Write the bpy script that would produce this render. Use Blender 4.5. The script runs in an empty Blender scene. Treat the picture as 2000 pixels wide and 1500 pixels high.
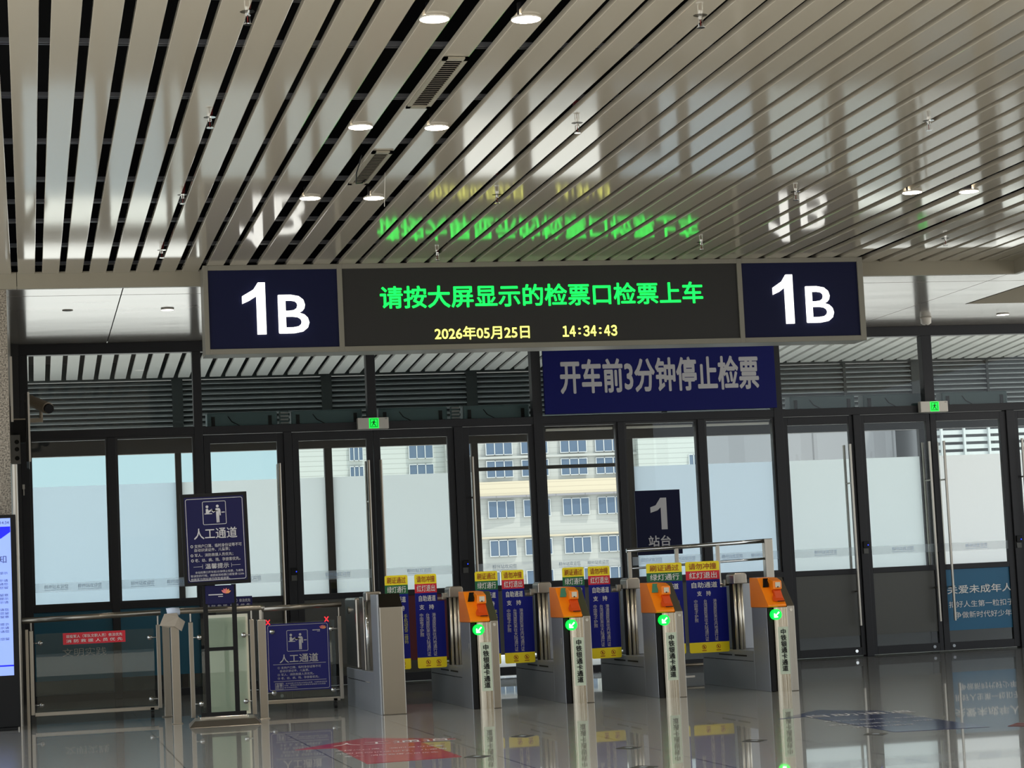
import bpy, math, random
from mathutils import Vector, Matrix
random.seed(7)
sc = bpy.context.scene
R = math.radians

# ------------------------------------------------------------------ camera
FPX = 4207.65                     # focal length in pixels of the 2000 px wide frame
EYE = Vector((0, 0, 1.25))
yaw, pitch, roll = R(12.7995), R(5.24808), R(2.68407)
fwd = Vector((math.sin(yaw)*math.cos(pitch), math.cos(yaw)*math.cos(pitch), math.sin(pitch)))
rt0 = Vector((math.cos(yaw), -math.sin(yaw), 0))
dn0 = fwd.cross(rt0)
rt = math.cos(roll)*rt0 + math.sin(roll)*dn0
dn = -math.sin(roll)*rt0 + math.cos(roll)*dn0
cam = bpy.data.cameras.new('camera')
cam.sensor_width = 36
cam.lens = 36*FPX/2000
cam.clip_end = 800
co = bpy.data.objects.new('camera', cam)
sc.collection.objects.link(co)
up = -dn
bk = -fwd
co.matrix_world = Matrix(((rt.x, up.x, bk.x, EYE.x), (rt.y, up.y, bk.y, EYE.y), (rt.z, up.z, bk.z, EYE.z), (0, 0, 0, 1)))
sc.camera = co

# ------------------------------------------------------------------ world, sun, exposure
w = bpy.data.worlds.new('world')
sc.world = w
w.use_nodes = True
bg = w.node_tree.nodes['Background']
bg.inputs[0].default_value = (0.86, 0.94, 1.0, 1)
bg.inputs[1].default_value = 1.6
sun = bpy.data.lights.new('sun', 'SUN')
sun.energy = 4.5
sun.angle = R(2)
sun.color = (1, 0.93, 0.82)
so = bpy.data.objects.new('sun', sun)
sc.collection.objects.link(so)
so.rotation_euler = Vector((-0.35, 0.3, -0.9)).to_track_quat('-Z', 'Y').to_euler()
so.location = (0, -5, 30)
vs = sc.view_settings
vs.view_transform = 'Standard'
vs.look = 'None'
vs.gamma = 1
vs.use_curve_mapping = False
vs.exposure = 0.08
sc.cycles.transparent_max_bounces = 32
sc.cycles.max_bounces = 8
sc.cycles.sample_clamp_indirect = 6

# ------------------------------------------------------------------ helpers
def ray(px, py):
    return rt*((px-1000)/FPX) + dn*((py-750)/FPX) + fwd
def at(px, py, Y):                       # point of the plane y = Y seen at that place of the photograph
    d = ray(px, py)
    return EYE + d*(Y/d.y)
def X(px, py, Y): return at(px, py, Y).x
def flo(px, py, Z=0.0):
    d = ray(px, py)
    return EYE + d*((Z-EYE.z)/d.z)

def lin(c):
    c = c/255
    return c/12.92 if c <= 0.04045 else ((c+0.055)/1.055)**2.4
def rgb(c): return (lin(c[0]), lin(c[1]), lin(c[2]), 1)
MATS = {}
def mat(name, c, rough=0.5, metal=0.0, emit=0.0, spec=0.5, ecol=None):
    m = bpy.data.materials.new(name)
    m.use_nodes = True
    b = m.node_tree.nodes['Principled BSDF']
    b.inputs['Base Color'].default_value = rgb(c)
    b.inputs['Roughness'].default_value = rough
    b.inputs['Metallic'].default_value = metal
    b.inputs['Specular IOR Level'].default_value = spec
    if emit:
        b.inputs['Emission Color'].default_value = rgb(ecol or c)
        b.inputs['Emission Strength'].default_value = emit
    MATS[name] = m
    return m
def nodes(m): return m.node_tree.nodes, m.node_tree.links, m.node_tree.nodes['Principled BSDF']
def noise(m, scale, stretch=(1, 1, 1), detail=2):
    n, l, b = nodes(m)
    tc = n.new('ShaderNodeTexCoord'); mp = n.new('ShaderNodeMapping'); t = n.new('ShaderNodeTexNoise')
    mp.inputs['Scale'].default_value = stretch
    t.inputs['Scale'].default_value = scale
    t.inputs['Detail'].default_value = detail
    l.new(tc.outputs['Object'], mp.inputs[0]); l.new(mp.outputs[0], t.inputs['Vector'])
    return t
def bump(m, t, strength, dist=0.01):
    n, l, b = nodes(m)
    bp = n.new('ShaderNodeBump')
    bp.inputs['Strength'].default_value = strength
    bp.inputs['Distance'].default_value = dist
    l.new(t.outputs[0], bp.inputs['Height']); l.new(bp.outputs[0], b.inputs['Normal'])
def speckle(m, t, stops):
    n, l, b = nodes(m)
    r = n.new('ShaderNodeValToRGB')
    els = r.color_ramp.elements
    while len(els) < len(stops): els.new(0.5)
    for e, (p, c) in zip(els, stops):
        e.position = p; e.color = rgb(c)
    l.new(t.outputs[0], r.inputs[0]); l.new(r.outputs[0], b.inputs['Base Color'])
    return r
def glass(name, tint, ior=1.45, rough=0.0):
    m = bpy.data.materials.new(name); m.use_nodes = True
    n = m.node_tree.nodes; l = m.node_tree.links; n.clear()
    o = n.new('ShaderNodeOutputMaterial'); mx = n.new('ShaderNodeMixShader'); tr = n.new('ShaderNodeBsdfTransparent')
    gl = n.new('ShaderNodeBsdfGlossy'); fr = n.new('ShaderNodeFresnel')
    tr.inputs[0].default_value = rgb(tint); gl.inputs['Roughness'].default_value = rough
    fr.inputs[0].default_value = ior
    l.new(fr.outputs[0], mx.inputs[0]); l.new(tr.outputs[0], mx.inputs[1]); l.new(gl.outputs[0], mx.inputs[2]); l.new(mx.outputs[0], o.inputs[0])
    MATS[name] = m
def frosted(name, c, clear=0.0):
    m = bpy.data.materials.new(name); m.use_nodes = True
    n = m.node_tree.nodes; l = m.node_tree.links; n.clear()
    o = n.new('ShaderNodeOutputMaterial'); mx = n.new('ShaderNodeMixShader'); tl = n.new('ShaderNodeBsdfTranslucent'); df = n.new('ShaderNodeBsdfDiffuse')
    m2 = n.new('ShaderNodeMixShader'); tr = n.new('ShaderNodeBsdfTransparent')
    tl.inputs[0].default_value = rgb(c); df.inputs[0].default_value = rgb(c)
    mx.inputs[0].default_value = 0.03; m2.inputs[0].default_value = clear
    l.new(tl.outputs[0], mx.inputs[1]); l.new(df.outputs[0], mx.inputs[2])
    l.new(mx.outputs[0], m2.inputs[1]); l.new(tr.outputs[0], m2.inputs[2]); l.new(m2.outputs[0], o.inputs[0])
    MATS[name] = m

mat('slat', (178, 170, 154), 0.07, spec=0.38)
t = noise(MATS['slat'], 1.1, (1, 0.5, 1), 3); bump(MATS['slat'], t, 0.05, 0.02)
mat('slat_outside', (220, 220, 214), 0.3)
mat('fascia', (146, 139, 122), 0.4)
mat('soffit', (150, 144, 137), 0.14, spec=0.5)
t = noise(MATS['soffit'], 1.5, (0.4, 1, 1)); bump(MATS['soffit'], t, 0.1, 0.02)
mat('wall_unseen', (150, 138, 120), 0.7)
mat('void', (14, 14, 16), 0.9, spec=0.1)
mat('carrier', (92, 92, 96), 0.4, 0.4)
mat('foil', (150, 150, 155), 0.35, 0.9)
t = noise(MATS['foil'], 14, (1, 1, 1), 5); bump(MATS['foil'], t, 1.0, 0.05)
mat('floor', (120, 118, 112), 0.2, spec=0.5)
MATS['floor'].node_tree.nodes['Principled BSDF'].inputs['Coat Weight'].default_value = 0.75
MATS['floor'].node_tree.nodes['Principled BSDF'].inputs['Coat Roughness'].default_value = 0.022
f = MATS['floor']
t = noise(f, 220, (1, 1, 1), 4); ramp = speckle(f, t, [(0.3, (136, 135, 131)), (0.5, (172, 171, 166)), (0.7, (198, 197, 191))])
n, l, b = nodes(f)
tc = n.new('ShaderNodeTexCoord'); mp = n.new('ShaderNodeMapping'); br = n.new('ShaderNodeTexBrick')
mp.inputs['Location'].default_value = (0.02, 0.35, 0)
br.offset = 0
br.inputs['Scale'].default_value = 1
br.inputs['Mortar Size'].default_value = 0.006
br.inputs['Brick Width'].default_value = 1.1
br.inputs['Row Height'].default_value = 1.1
br.inputs['Color1'].default_value = (1, 1, 1, 1); br.inputs['Color2'].default_value = (0.93, 0.93, 0.93, 1); br.inputs['Mortar'].default_value = (0.12, 0.12, 0.12, 1)
mu = n.new('ShaderNodeMix'); mu.data_type = 'RGBA'; mu.blend_type = 'MULTIPLY'; mu.inputs[0].default_value = 1
l.new(tc.outputs['Object'], mp.inputs[0]); l.new(mp.outputs[0], br.inputs['Vector'])
l.new(ramp.outputs[0], mu.inputs[6]); l.new(br.outputs['Color'], mu.inputs[7]); l.new(mu.outputs[2], b.inputs['Base Color'])
t2 = noise(f, 2.2, (1, 0.35, 1), 2); bump(f, t2, 0.025, 0.01)
mat('ground', (205, 200, 190), 0.8)
mat('platform', (238, 236, 232), 0.8)
mat('alu', (44, 44, 47), 0.5, 0.1, spec=0.3)
mat('alu_dark', (34, 34, 37), 0.5)
mat('granite', (120, 112, 100), 0.35)
t = noise(MATS['granite'], 60, (1, 1, 1), 4); speckle(MATS['granite'], t, [(0.35, (78, 72, 64)), (0.5, (140, 130, 116)), (0.68, (176, 166, 150))])
mat('steel', (158, 152, 142), 0.3, 1.0)
t = noise(MATS['steel'], 5, (6, 6, 0.15), 2); bump(MATS['steel'], t, 0.06, 0.01)
mat('steel_brushed', (168, 158, 140), 0.22, 1.0)
t = noise(MATS['steel_brushed'], 12, (6, 6, 0.02), 3); bump(MATS['steel_brushed'], t, 0.5, 0.012)
mat('steel_dark', (164, 168, 174), 0.48, 0.6)
mat('chrome', (205, 205, 202), 0.08, 1.0)
mat('chrome_warm', (226, 218, 200), 0.3, 0.9)
mat('black', (14, 14, 15), 0.5, spec=0.25)
mat('rubber', (18, 18, 18), 0.7)
mat('sign_frame', (128, 124, 112), 0.45, 0.2)
mat('sign_blue', (7, 13, 50), 0.55, spec=0.2)
mat('sign_navy', (16, 16, 66), 0.5, spec=0.25)
mat('board_blue', (8, 22, 128), 0.5, spec=0.25)
mat('poster_blue', (3, 12, 96), 0.5, spec=0.2)
mat('white', (235, 235, 232), 0.5)
mat('letter_grey', (196, 194, 196), 0.5)
mat('yellow', (252, 230, 20), 0.45)
mat('red', (214, 26, 48), 0.45)
mat('green', (6, 104, 54), 0.45)
mat('brown_text', (170, 72, 12), 0.5)
mat('yellow_text', (196, 200, 90), 0.5)
mat('orange', (255, 138, 14), 0.3)
mat('orange_dark', (214, 74, 12), 0.35)
mat('screen_off', (24, 16, 14), 0.2)
mat('screen_green', (60, 110, 86), 0.2, emit=0.35)
mat('lens_white', (214, 206, 186), 0.2)
mat('sticker', (196, 208, 186), 0.5)
mat('display', (24, 22, 20), 0.55)
mat('led_white', (255, 255, 250), 0.5, emit=1.4)
mat('led_green', (10, 255, 90), 0.5, emit=1.5, ecol=(8, 245, 80))
mat('led_yellow', (245, 245, 120), 0.5, emit=1.3)
mat('led_red', (255, 40, 50), 0.5, emit=1.6)
mat('arrow_green', (0, 200, 60), 0.5, emit=1.8, ecol=(0, 235, 60))
mat('arrow_white', (225, 255, 235), 0.5, emit=3.0)
mat('exit_green', (10, 240, 70), 0.5, emit=1.1)
mat('exit_dark', (4, 60, 20), 0.6)
mat('lamp', (255, 244, 226), 0.5, emit=26)
mat('lamp_dim', (255, 246, 235), 0.5, emit=5)
mat('blue_dot', (30, 60, 255), 0.5, emit=2)
mat('plastic_white', (206, 200, 190), 0.4)
mat('grey', (140, 140, 138), 0.5)
mat('vent', (150, 142, 128), 0.45)
mat('panel_grey', (82, 82, 78), 0.5)
mat('panel_teal', (2, 96, 134), 0.45)
mat('panel_teal_dark', (8, 92, 118), 0.45)
mat('panel_maroon', (92, 12, 24), 0.5)
mat('teal_box', (70, 92, 94), 0.5)
mat('louvre', (170, 178, 180), 0.4, 0.3)
mat('beam_dark', (34, 42, 42), 0.6)
mat('canopy_deck', (48, 44, 42), 0.8)
mat('cream', (180, 172, 152), 0.7)
mat('siding', (164, 170, 168), 0.7)
mat('wall_pale', (156, 160, 158), 0.7)
mat('wall_grey', (126, 127, 132), 0.7)
mat('wall_blue', (140, 164, 174), 0.7)
mat('pane_blue', (70, 90, 112), 0.2)
mat('frame_white', (176, 182, 184), 0.5)
mat('screen_blue', (150, 176, 250), 0.3, emit=0.55, ecol=(150, 176, 255))
mat('screen_deep', (10, 20, 240), 0.3, emit=0.8)
mat('screen_text', (60, 76, 140), 0.4)
mat('decal_red', (190, 62, 76), 0.12)
mat('decal_blue', (52, 62, 104), 0.12)
mat('drain', (52, 50, 46), 0.5)
mat('cloth', (176, 164, 148), 0.8)
mat('cloth_white', (214, 224, 240), 0.8)
mat('pale_board', (250, 248, 226), 0.3)
mat('notice_blue', (34, 36, 112), 0.45, spec=0.3)
mat('pink', (226, 120, 120), 0.5)
mat('petal_orange', (230, 150, 90), 0.5)
mat('pipe_red', (110, 16, 16), 0.5)
mat('film_band', (214, 218, 226), 0.5)
mat('film_text', (150, 172, 208), 0.6)
mat('beige', (150, 138, 120), 0.5)
glass('glass', (244, 248, 246))
glass('glass_thin', (238, 244, 242))
frosted('frost', (218, 240, 254))
frosted('frost_warm', (255, 255, 255))
frosted('band', (238, 240, 246), 0.68)
frosted('frost_blue', (222, 240, 255))
frosted('frost_grey', (240, 250, 252))
# siding lines
for nm, rowh, c2 in (('siding', 0.42, 0.72), ('cream', 0.42, 0.8), ('wall_pale', 0.42, 0.88), ('wall_grey', 60, 0.6)):
    m = MATS[nm]; n, l, b = nodes(m)
    tc = n.new('ShaderNodeTexCoord'); mp = n.new('ShaderNodeMapping'); br = n.new('ShaderNodeTexBrick')
    mp.inputs['Rotation'].default_value = (R(90), 0, 0)
    br.offset = 0
    br.inputs['Scale'].default_value = 1
    br.inputs['Mortar Size'].default_value = 0.03
    br.inputs['Brick Width'].default_value = 2.6 if nm == 'wall_grey' else 400
    br.inputs['Row Height'].default_value = rowh
    base = b.inputs['Base Color'].default_value
    br.inputs['Color1'].default_value = base; br.inputs['Color2'].default_value = base
    br.inputs['Mortar'].default_value = (base[0]*c2, base[1]*c2, base[2]*c2, 1)
    l.new(tc.outputs['Object'], mp.inputs[0]); l.new(mp.outputs[0], br.inputs['Vector']); l.new(br.outputs['Color'], b.inputs['Base Color'])

TXT = {}
def text_geo(body, align, spacing):
    k = (body, align, spacing)
    if k not in TXT:
        c = bpy.data.curves.new('text', 'FONT')
        c.body = body; c.size = 1; c.align_x = align
        c.space_line = spacing
        c.resolution_u = 3 if len(body) < 20 else 2
        o = bpy.data.objects.new('text', c)
        me = bpy.data.meshes.new_from_object(o)
        vs_ = [(v.co.x, v.co.y) for v in me.vertices]
        fs_ = [tuple(p.vertices) for p in me.polygons]
        bpy.data.objects.remove(o); bpy.data.meshes.remove(me); bpy.data.curves.remove(c)
        x0 = min(v[0] for v in vs_); x1 = max(v[0] for v in vs_); y0 = min(v[1] for v in vs_); y1 = max(v[1] for v in vs_)
        TXT[k] = (vs_, fs_, x0, x1, y0, y1)
    return TXT[k]

class MB:
    def __init__(s): s.v = []; s.f = []; s.m = []; s.k = 0
    def face(s, idx): s.f.append(tuple(idx)); s.m.append(s.k)
    def hexa(s, p):                      # 8 points, bottom ring then top ring
        i = len(s.v); s.v += [tuple(q) for q in p]
        for q in ((0, 3, 2, 1), (4, 5, 6, 7), (0, 1, 5, 4), (1, 2, 6, 5), (2, 3, 7, 6), (3, 0, 4, 7)): s.face([i+j for j in q])
        return s
    def box(s, x0, x1, y0, y1, z0, z1):
        return s.hexa([(x0, y0, z0), (x1, y0, z0), (x1, y1, z0), (x0, y1, z0), (x0, y0, z1), (x1, y0, z1), (x1, y1, z1), (x0, y1, z1)])
    def extr(s, pts, off):               # polygon (3D points) extruded by a vector
        n = len(pts); i = len(s.v); o = Vector(off)
        s.v += [tuple(p) for p in pts] + [tuple(Vector(p)+o) for p in pts]
        s.face(range(i+n-1, i-1, -1)); s.face(range(i+n, i+2*n))
        for k in range(n): s.face((i+k, i+(k+1) % n, i+n+(k+1) % n, i+n+k))
        return s
    def poly(s, pts):
        i = len(s.v); s.v += [tuple(p) for p in pts]; s.face(range(i, i+len(pts))); return s
    def tube(s, pts, r, n=10, cap=True):
        pts = [Vector(p) for p in pts]; rings = []
        for k, p in enumerate(pts):
            d = (pts[min(k+1, len(pts)-1)] - pts[max(k-1, 0)]).normalized()
            a = d.cross(Vector((0, 0, 1)))
            if a.length < 1e-4: a = d.cross(Vector((0, 1, 0)))
            a.normalize(); b = d.cross(a)
            i = len(s.v); rings.append(i)
            rr = r[k] if isinstance(r, (list, tuple)) else r
            for q in range(n):
                t_ = 2*math.pi*q/n
                s.v.append(tuple(p + a*rr*math.cos(t_) + b*rr*math.sin(t_)))
        for a_, b_ in zip(rings, rings[1:]):
            for q in range(n): s.face((a_+q, a_+(q+1) % n, b_+(q+1) % n, b_+q))
        if cap:
            s.face(range(rings[0]+n-1, rings[0]-1, -1)); s.face(range(rings[-1], rings[-1]+n))
        return s
    def disc(s, cx, y, cz, r, n=20, rz=None): 
        return s.poly([(cx+r*math.cos(2*math.pi*q/n), y, cz+(rz or r)*math.sin(2*math.pi*q/n)) for q in range(n)])
    def text(s, body, cx, cz, h=None, w=None, y=0.0, bold=0.0, align='CENTER', spacing=1.0, xf=None, hal='c'):
        vs_, fs_, x0, x1, y0, y1 = text_geo(body, align, spacing)
        sy = h/(y1-y0) if h else None
        sx = w/(x1-x0) if w else sy
        if sy is None: sy = sx
        ox = (x0+x1)/2 if hal == 'c' else x0
        bw = bold*1.3
        for kq, (du, dv) in enumerate(((0, 0),) if not bold else [(bw*math.cos(q*math.pi/4), bw*math.sin(q*math.pi/4)) for q in range(8)]):  # heavier strokes by overprinting
            i = len(s.v)
            for a, b_ in vs_:
                u = cx+(a-ox+du)*sx; v_ = cz+(b_-(y0+y1)/2+dv)*sy
                s.v.append(tuple(xf(u, v_)) if xf else (u, y-.0005*kq, v_))
            for q in fs_: s.face([i+j for j in q])
        return s
    def frame(s, x0, x1, z0, z1, t, y0, y1, tb=None, tt=None):
        tb = t if tb is None else tb; tt = t if tt is None else tt
        s.box(x0, x0+t, y0, y1, z0, z1); s.box(x1-t, x1, y0, y1, z0, z1)
        s.box(x0+t, x1-t, y0, y1, z0, z0+tb); s.box(x0+t, x1-t, y0, y1, z1-tt, z1)
        return s
    def outline(s, x0, x1, z0, z1, r, t, y):   # thin rounded line
        def ring(a, b, c, d, rr):
            o = []
            for cx, cz, st in ((b-rr, d-rr, 0), (a+rr, d-rr, 90), (a+rr, c+rr, 180), (b-rr, c+rr, 270)):
                for k in range(5):
                    g = R(st+k*22.5); o.append((cx+rr*math.cos(g), y, cz+rr*math.sin(g)))
            return o
        A = ring(x0, x1, z0, z1, r); B = ring(x0+t, x1-t, z0+t, z1-t, max(r-t, 0.001))
        i = len(s.v); s.v += A+B; n = len(A)
        for k in range(n): s.face((i+k, i+(k+1) % n, i+n+(k+1) % n, i+n+k))
        return s
    def build(s, name, m, parent=None, bevel=0.0, smooth=False, kind=None):
        me = bpy.data.meshes.new(name)
        me.from_pydata(s.v, [], s.f); me.validate(); me.update()
        for q in (m if isinstance(m, (list, tuple)) else [m]): me.materials.append(MATS[q])
        if s.k or any(s.m): me.polygons.foreach_set('material_index', s.m[:len(me.polygons)])
        if smooth: me.polygons.foreach_set('use_smooth', [True]*len(me.polygons))
        o = bpy.data.objects.new(name, me); sc.collection.objects.link(o)
        if parent is not None:
            o.parent = parent
            if parent.name in WORLD: o.matrix_parent_inverse = Matrix.Translation(-parent.location)
        if bevel:
            b_ = o.modifiers.new('bevel', 'BEVEL'); b_.width = bevel; b_.segments = 2; b_.limit_method = 'ANGLE'; b_.harden_normals = False
        if kind: o['kind'] = kind
        return o
WORLD = set()
def tag(o, label=None, cat=None, group=None, kind=None):
    if label: o['label'] = label
    if cat: o['category'] = cat
    if group: o['group'] = group
    if kind: o['kind'] = kind
    return o
def thing(name, label, cat, loc, group=None, local=False, kind=None):
    o = bpy.data.objects.new(name, None); sc.collection.objects.link(o)
    o.empty_display_size = 0.1
    o.location = Vector(loc)
    if not local: WORLD.add(o.name)
    return tag(o, label, cat, group, kind)
def dup(root, loc, label=None):
    r = root.copy(); sc.collection.objects.link(r); r.location = Vector(loc)
    if label: r['label'] = label
    def kids(src, dst):
        for ch in list(src.children):
            c = ch.copy(); sc.collection.objects.link(c); c.parent = dst
            kids(ch, c)
    kids(root, r)
    return r
def struct(name, mb, m, parent=None, bevel=0.0): return mb.build(name, m, parent, bevel, kind='structure')

# ------------------------------------------------------------------ the setting
YF = 28.2          # glazed front
YO = 29.2          # outer screen of the wind lobby
CZ = 4.735         # slat ceiling
SZ = 4.58          # soffit
YE = 23.14         # end of the slat ceiling

struct('floor', MB().box(-3.2, 19.4, 8, YF+0.3, -0.1, 0), 'floor')
struct('ground', MB().box(-80, 160, -60, 260, -0.2, -0.1), 'platform')
struct('floor_bounce', MB().box(-3.2, 19.4, -12, 8, -0.1, 0), 'ground')  # unseen pale floor, added to bounce sunlight up onto the slats
struct('wall_back_added', MB().box(-3.2, 19.4, -9.2, -9, 0, 9), 'wall_unseen')  # unseen wall, added so the glass front mirrors less bright sky
struct('floor_platform', MB().box(-3.2, 19.4, YF+0.3, 40, -0.1, -0.002), 'platform')

# slat ceiling
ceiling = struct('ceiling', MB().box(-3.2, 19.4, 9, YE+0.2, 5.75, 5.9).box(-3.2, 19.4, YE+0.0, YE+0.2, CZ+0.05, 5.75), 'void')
lefts = [-0.04-0.244*k for k in range(8, 0, -1)] + [-0.04, .209, .451, .700, .949, 1.190, 1.432, 1.676, 1.913, 2.157, 2.452, 2.757, 3.047, 3.321, 3.564, 3.808]
lefts += [3.808+0.2535*k for k in range(1, 17)] + [8.144, 8.445, 8.761, 9.053, 9.395, 9.68, 9.935, 10.198, 10.442, 10.685, 10.943, 11.17]
for x in lefts:
    wd = 0.178 if x < 4 else 0.188
    mb = MB().box(x, x+wd, 9.5, YE-0.005, CZ, CZ+0.045)
    mb.build('slat', 'slat', ceiling, 0.004)
for y in (10.7, 12.2, 13.70, 15.19, 16.74, 18.28, 19.3, 20.3, 21.7, 22.9):
    MB().box(-2, 11.3, y, y+0.02, CZ+0.06, CZ+0.09).box(-2, 11.3, y+0.05, y+0.07, CZ+0.06, CZ+0.09).build('carrier_rail', 'carrier', ceiling)
# fascia and soffit
struct('trim_1', MB().box(-0.05, 11.36, YE, YE+0.06, SZ-0.005, CZ+0.02).box(-3.2, -0.056, YE, YE+0.06, SZ-0.005, CZ+0.02), 'fascia')
struct('trim_2', MB().box(11.36, 11.42, 9.5, YE+0.06, SZ-0.005, CZ+0.06), 'fascia')
sof = MB()
for x0, x1 in ((-3.2, 1.05), (1.062, 4.2), (4.212, 7.7), (7.712, 11.30), (11.312, 12.0)):
    for y0, y1 in ((YE+0.06, 23.74), (23.765, YF+0.05)): sof.box(x0, x1, y0, y1, SZ, SZ+0.03)
sof.box(12.0, 19.4, 25.88, YF+0.05, SZ, SZ+0.03).box(11.42, 12.0, 9.5, YE+0.06, SZ, SZ+0.03)
struct('ceiling_soffit', sof, 'soffit')
rec = MB().box(12.0, 19.4, 25.85, 25.88, SZ, 5.3).box(11.97, 12.0, 9.5, 25.88, SZ, 5.3).box(12.0, 19.4, 9.5, 25.88, 5.3, 5.35)
struct('trim_3', rec, 'fascia')
struct('roof_sun_block', MB().box(-3.2, 19.4, 9, 34.6, 6.0, 6.15).box(-3.2, 19.4, YF-0.1, YF+0.1, SZ+0.03, 6.0), 'void')  # unseen slab, added to keep the sun off the hall floor
# left granite wall with its steel corner pipe
struct('wall_left', MB().box(-2.6, -0.165, 23.2, YF+0.2, 0, SZ), 'granite')
struct('trim_4', MB().tube([(-0.125, 23.14, 0), (-0.125, 23.14, 2.72)], 0.03, 12), 'steel')
struct('trim_5', MB().box(-0.165, -0.07, YF-0.1, YF+0.15, 0, SZ), 'alu_dark')

# glazed front: mullions and beams
k = 6
def member(x0, x1, z0, z1, y0=YF-0.0, y1=YF+0.16, m='alu'):
    global k
    struct('trim_%d' % k, MB().box(x0, x1, y0, y1, z0, z1), m, bevel=0.004); k += 1
for x0, x1 in ((-.07, .04), (2.14, 2.25), (4.43, 4.55), (6.68, 6.81), (10.10, 10.23), (12.35, 12.50), (14.65, 14.78), (16.9, 17.05), (19.2, 19.33)):
    lo = 0 if x0 not in (4.43, 12.35, 16.9) else 3.455
    member(x0, x1, lo, 4.44)
for x0, x1 in ((1.025, 1.125), (3.30, 3.405), (5.58, 5.70), (7.85, 7.945), (8.99, 9.09), (11.26, 11.365), (13.57, 13.69), (15.8, 15.92)):
    member(x0, x1, 0, 3.352)
member(-.07, 19.3, 3.352, 3.455, YF+.006, YF+.15)
member(-.16, 19.3, 4.44, 4.58, YF+.006, YF+.15)
# fixed windows of the lower tier and their lower rails
wn = 1
def sheet(x0, x1, y, z0, z1): return MB().poly([(x0, y, z0), (x1, y, z0), (x1, y, z1), (x0, y, z1)])
def window(x0, x1, z0, z1, m='glass'):
    global wn
    o = struct('window_%d' % wn, sheet(x0, x1, YF+0.07, z0, z1), m); wn += 1
    return o
def lower_panel(x0, x1, m, root, y=YF+0.05):
    MB().box(x0, x1, y, y+0.02, 0.27, 1.14).build('lower_panel', m, root)
for x0, x1 in ((.04, 1.025), (1.125, 2.14), (6.81, 7.85), (7.945, 8.99), (9.09, 10.10)):
    o = window(x0, x1, 0.06, 3.352)
    MB().box(x0, x1, YF, YF+0.14, 1.14, 1.215).box(x0, x1, YF, YF+0.14, 0.0, 0.09).build('window_rail', 'alu', o)
    MB().frame(x0, x1, 1.215, 3.352, 0.028, YF+0.03, YF+0.12).build('window_frame', 'alu_dark', o)
    if x0 > 6: MB().box(x0+.06, x1-.05, YF+.09, YF+.12, 3.262, 3.292).build('blind_rail', 'plastic_white', o)
    lower_panel(x0, x1, 'panel_teal_dark' if x1 < 3 else 'panel_grey', o)
for x0, x1 in ((.04, 2.14), (2.25, 4.43), (4.55, 6.68), (6.81, 10.10), (10.23, 12.35), (12.50, 14.65), (14.78, 16.9)):
    window(x0, x1, 3.455, 4.44)
# doors
dn_ = 1
def door(x0, x1, hx, panel, stile=0.088, far=None):
    """hx: x of the long pull handle (None = none)"""
    global dn_
    r = bpy.data.objects.new('door_%d' % dn_, None); sc.collection.objects.link(r); r.location = ((x0+x1)/2, YF, 0); WORLD.add(r.name)
    r['kind'] = 'structure'; dn_ += 1
    y0, y1 = YF+0.03, YF+0.10
    MB().frame(x0, x1, 0.02, 3.34, stile, y0, y1, 0.11, 0.11).box(x0+stile, x1-stile, y0, y1, 1.14, 1.215).build('door_frame', 'alu', r, 0.004)
    sheet(x0+stile, x1-stile, y0+0.03, 0.13, 3.23).build('door_glass', 'glass', r)
    if panel: MB().box(x0+stile, x1-stile, y0+0.022, y0+0.028, 0.29, 1.14).build('lower_panel', panel, r)
    if hx is not None:
        for yy_, d in ((-0.07, -1), (0.16, 1)):
            y = YF+yy_
            h = MB().tube([(hx, y, 0.43), (hx, y, 2.94)], 0.019, 10)
            for z in (0.9, 2.4): h.tube([(hx, y, z), (hx, YF+0.06, z)], 0.012, 8)
            h.build('door_handle', 'steel', r)
    mid = x1-0.14 if (hx is not None and hx > (x0+x1)/2) else x0+0.14
    MB().tube([(mid, YF+0.02, 0.08), (mid, YF+0.035, 0.08)], 0.022, 10).build('door_lock', 'chrome' if abs(x0-10.235) < .01 else 'steel_dark', r)
    return r
doors = [door(2.255, 3.30, 3.225, 'panel_grey'), door(3.41, 4.487, 4.40, 'panel_grey'), door(4.495, 5.578, 4.565, 'panel_maroon'),
         door(5.70, 6.69, 5.80, 'panel_grey'), door(10.235, 11.255, 11.16, 'panel_grey', 0.06), door(11.37, 12.41, 12.34, 'panel_grey', 0.06),
         door(12.42, 13.565, 12.56, 'panel_teal', 0.09), door(13.695, 14.65, 13.75, 'panel_teal', 0.06)]
for r, (x0, x1) in zip(doors, ((2.34, 3.21), (3.5, 4.4), (4.585, 5.49), (5.79, 6.6), (10.295, 11.195), (11.43, 12.35), (12.51, 13.475), (13.755, 14.59))):
    # guard stripe with the station's welcome, stuck to the glass
    x1b = x1+0.12 if abs(x0-11.43) < .01 else x1
    b_ = sheet(x0, x1b, YF+0.028, 1.395, 1.51).build('guard_stripe', 'band', r)
    cx = (x0+x1)/2
    MB().text('柳州站欢迎您', cx, 1.463, 0.055, 0.33, YF+0.026).box(cx-0.165, cx+0.165, YF+0.025, YF+0.026, 1.42, 1.424).build('stripe_lettering', 'film_text', b_)
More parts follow.
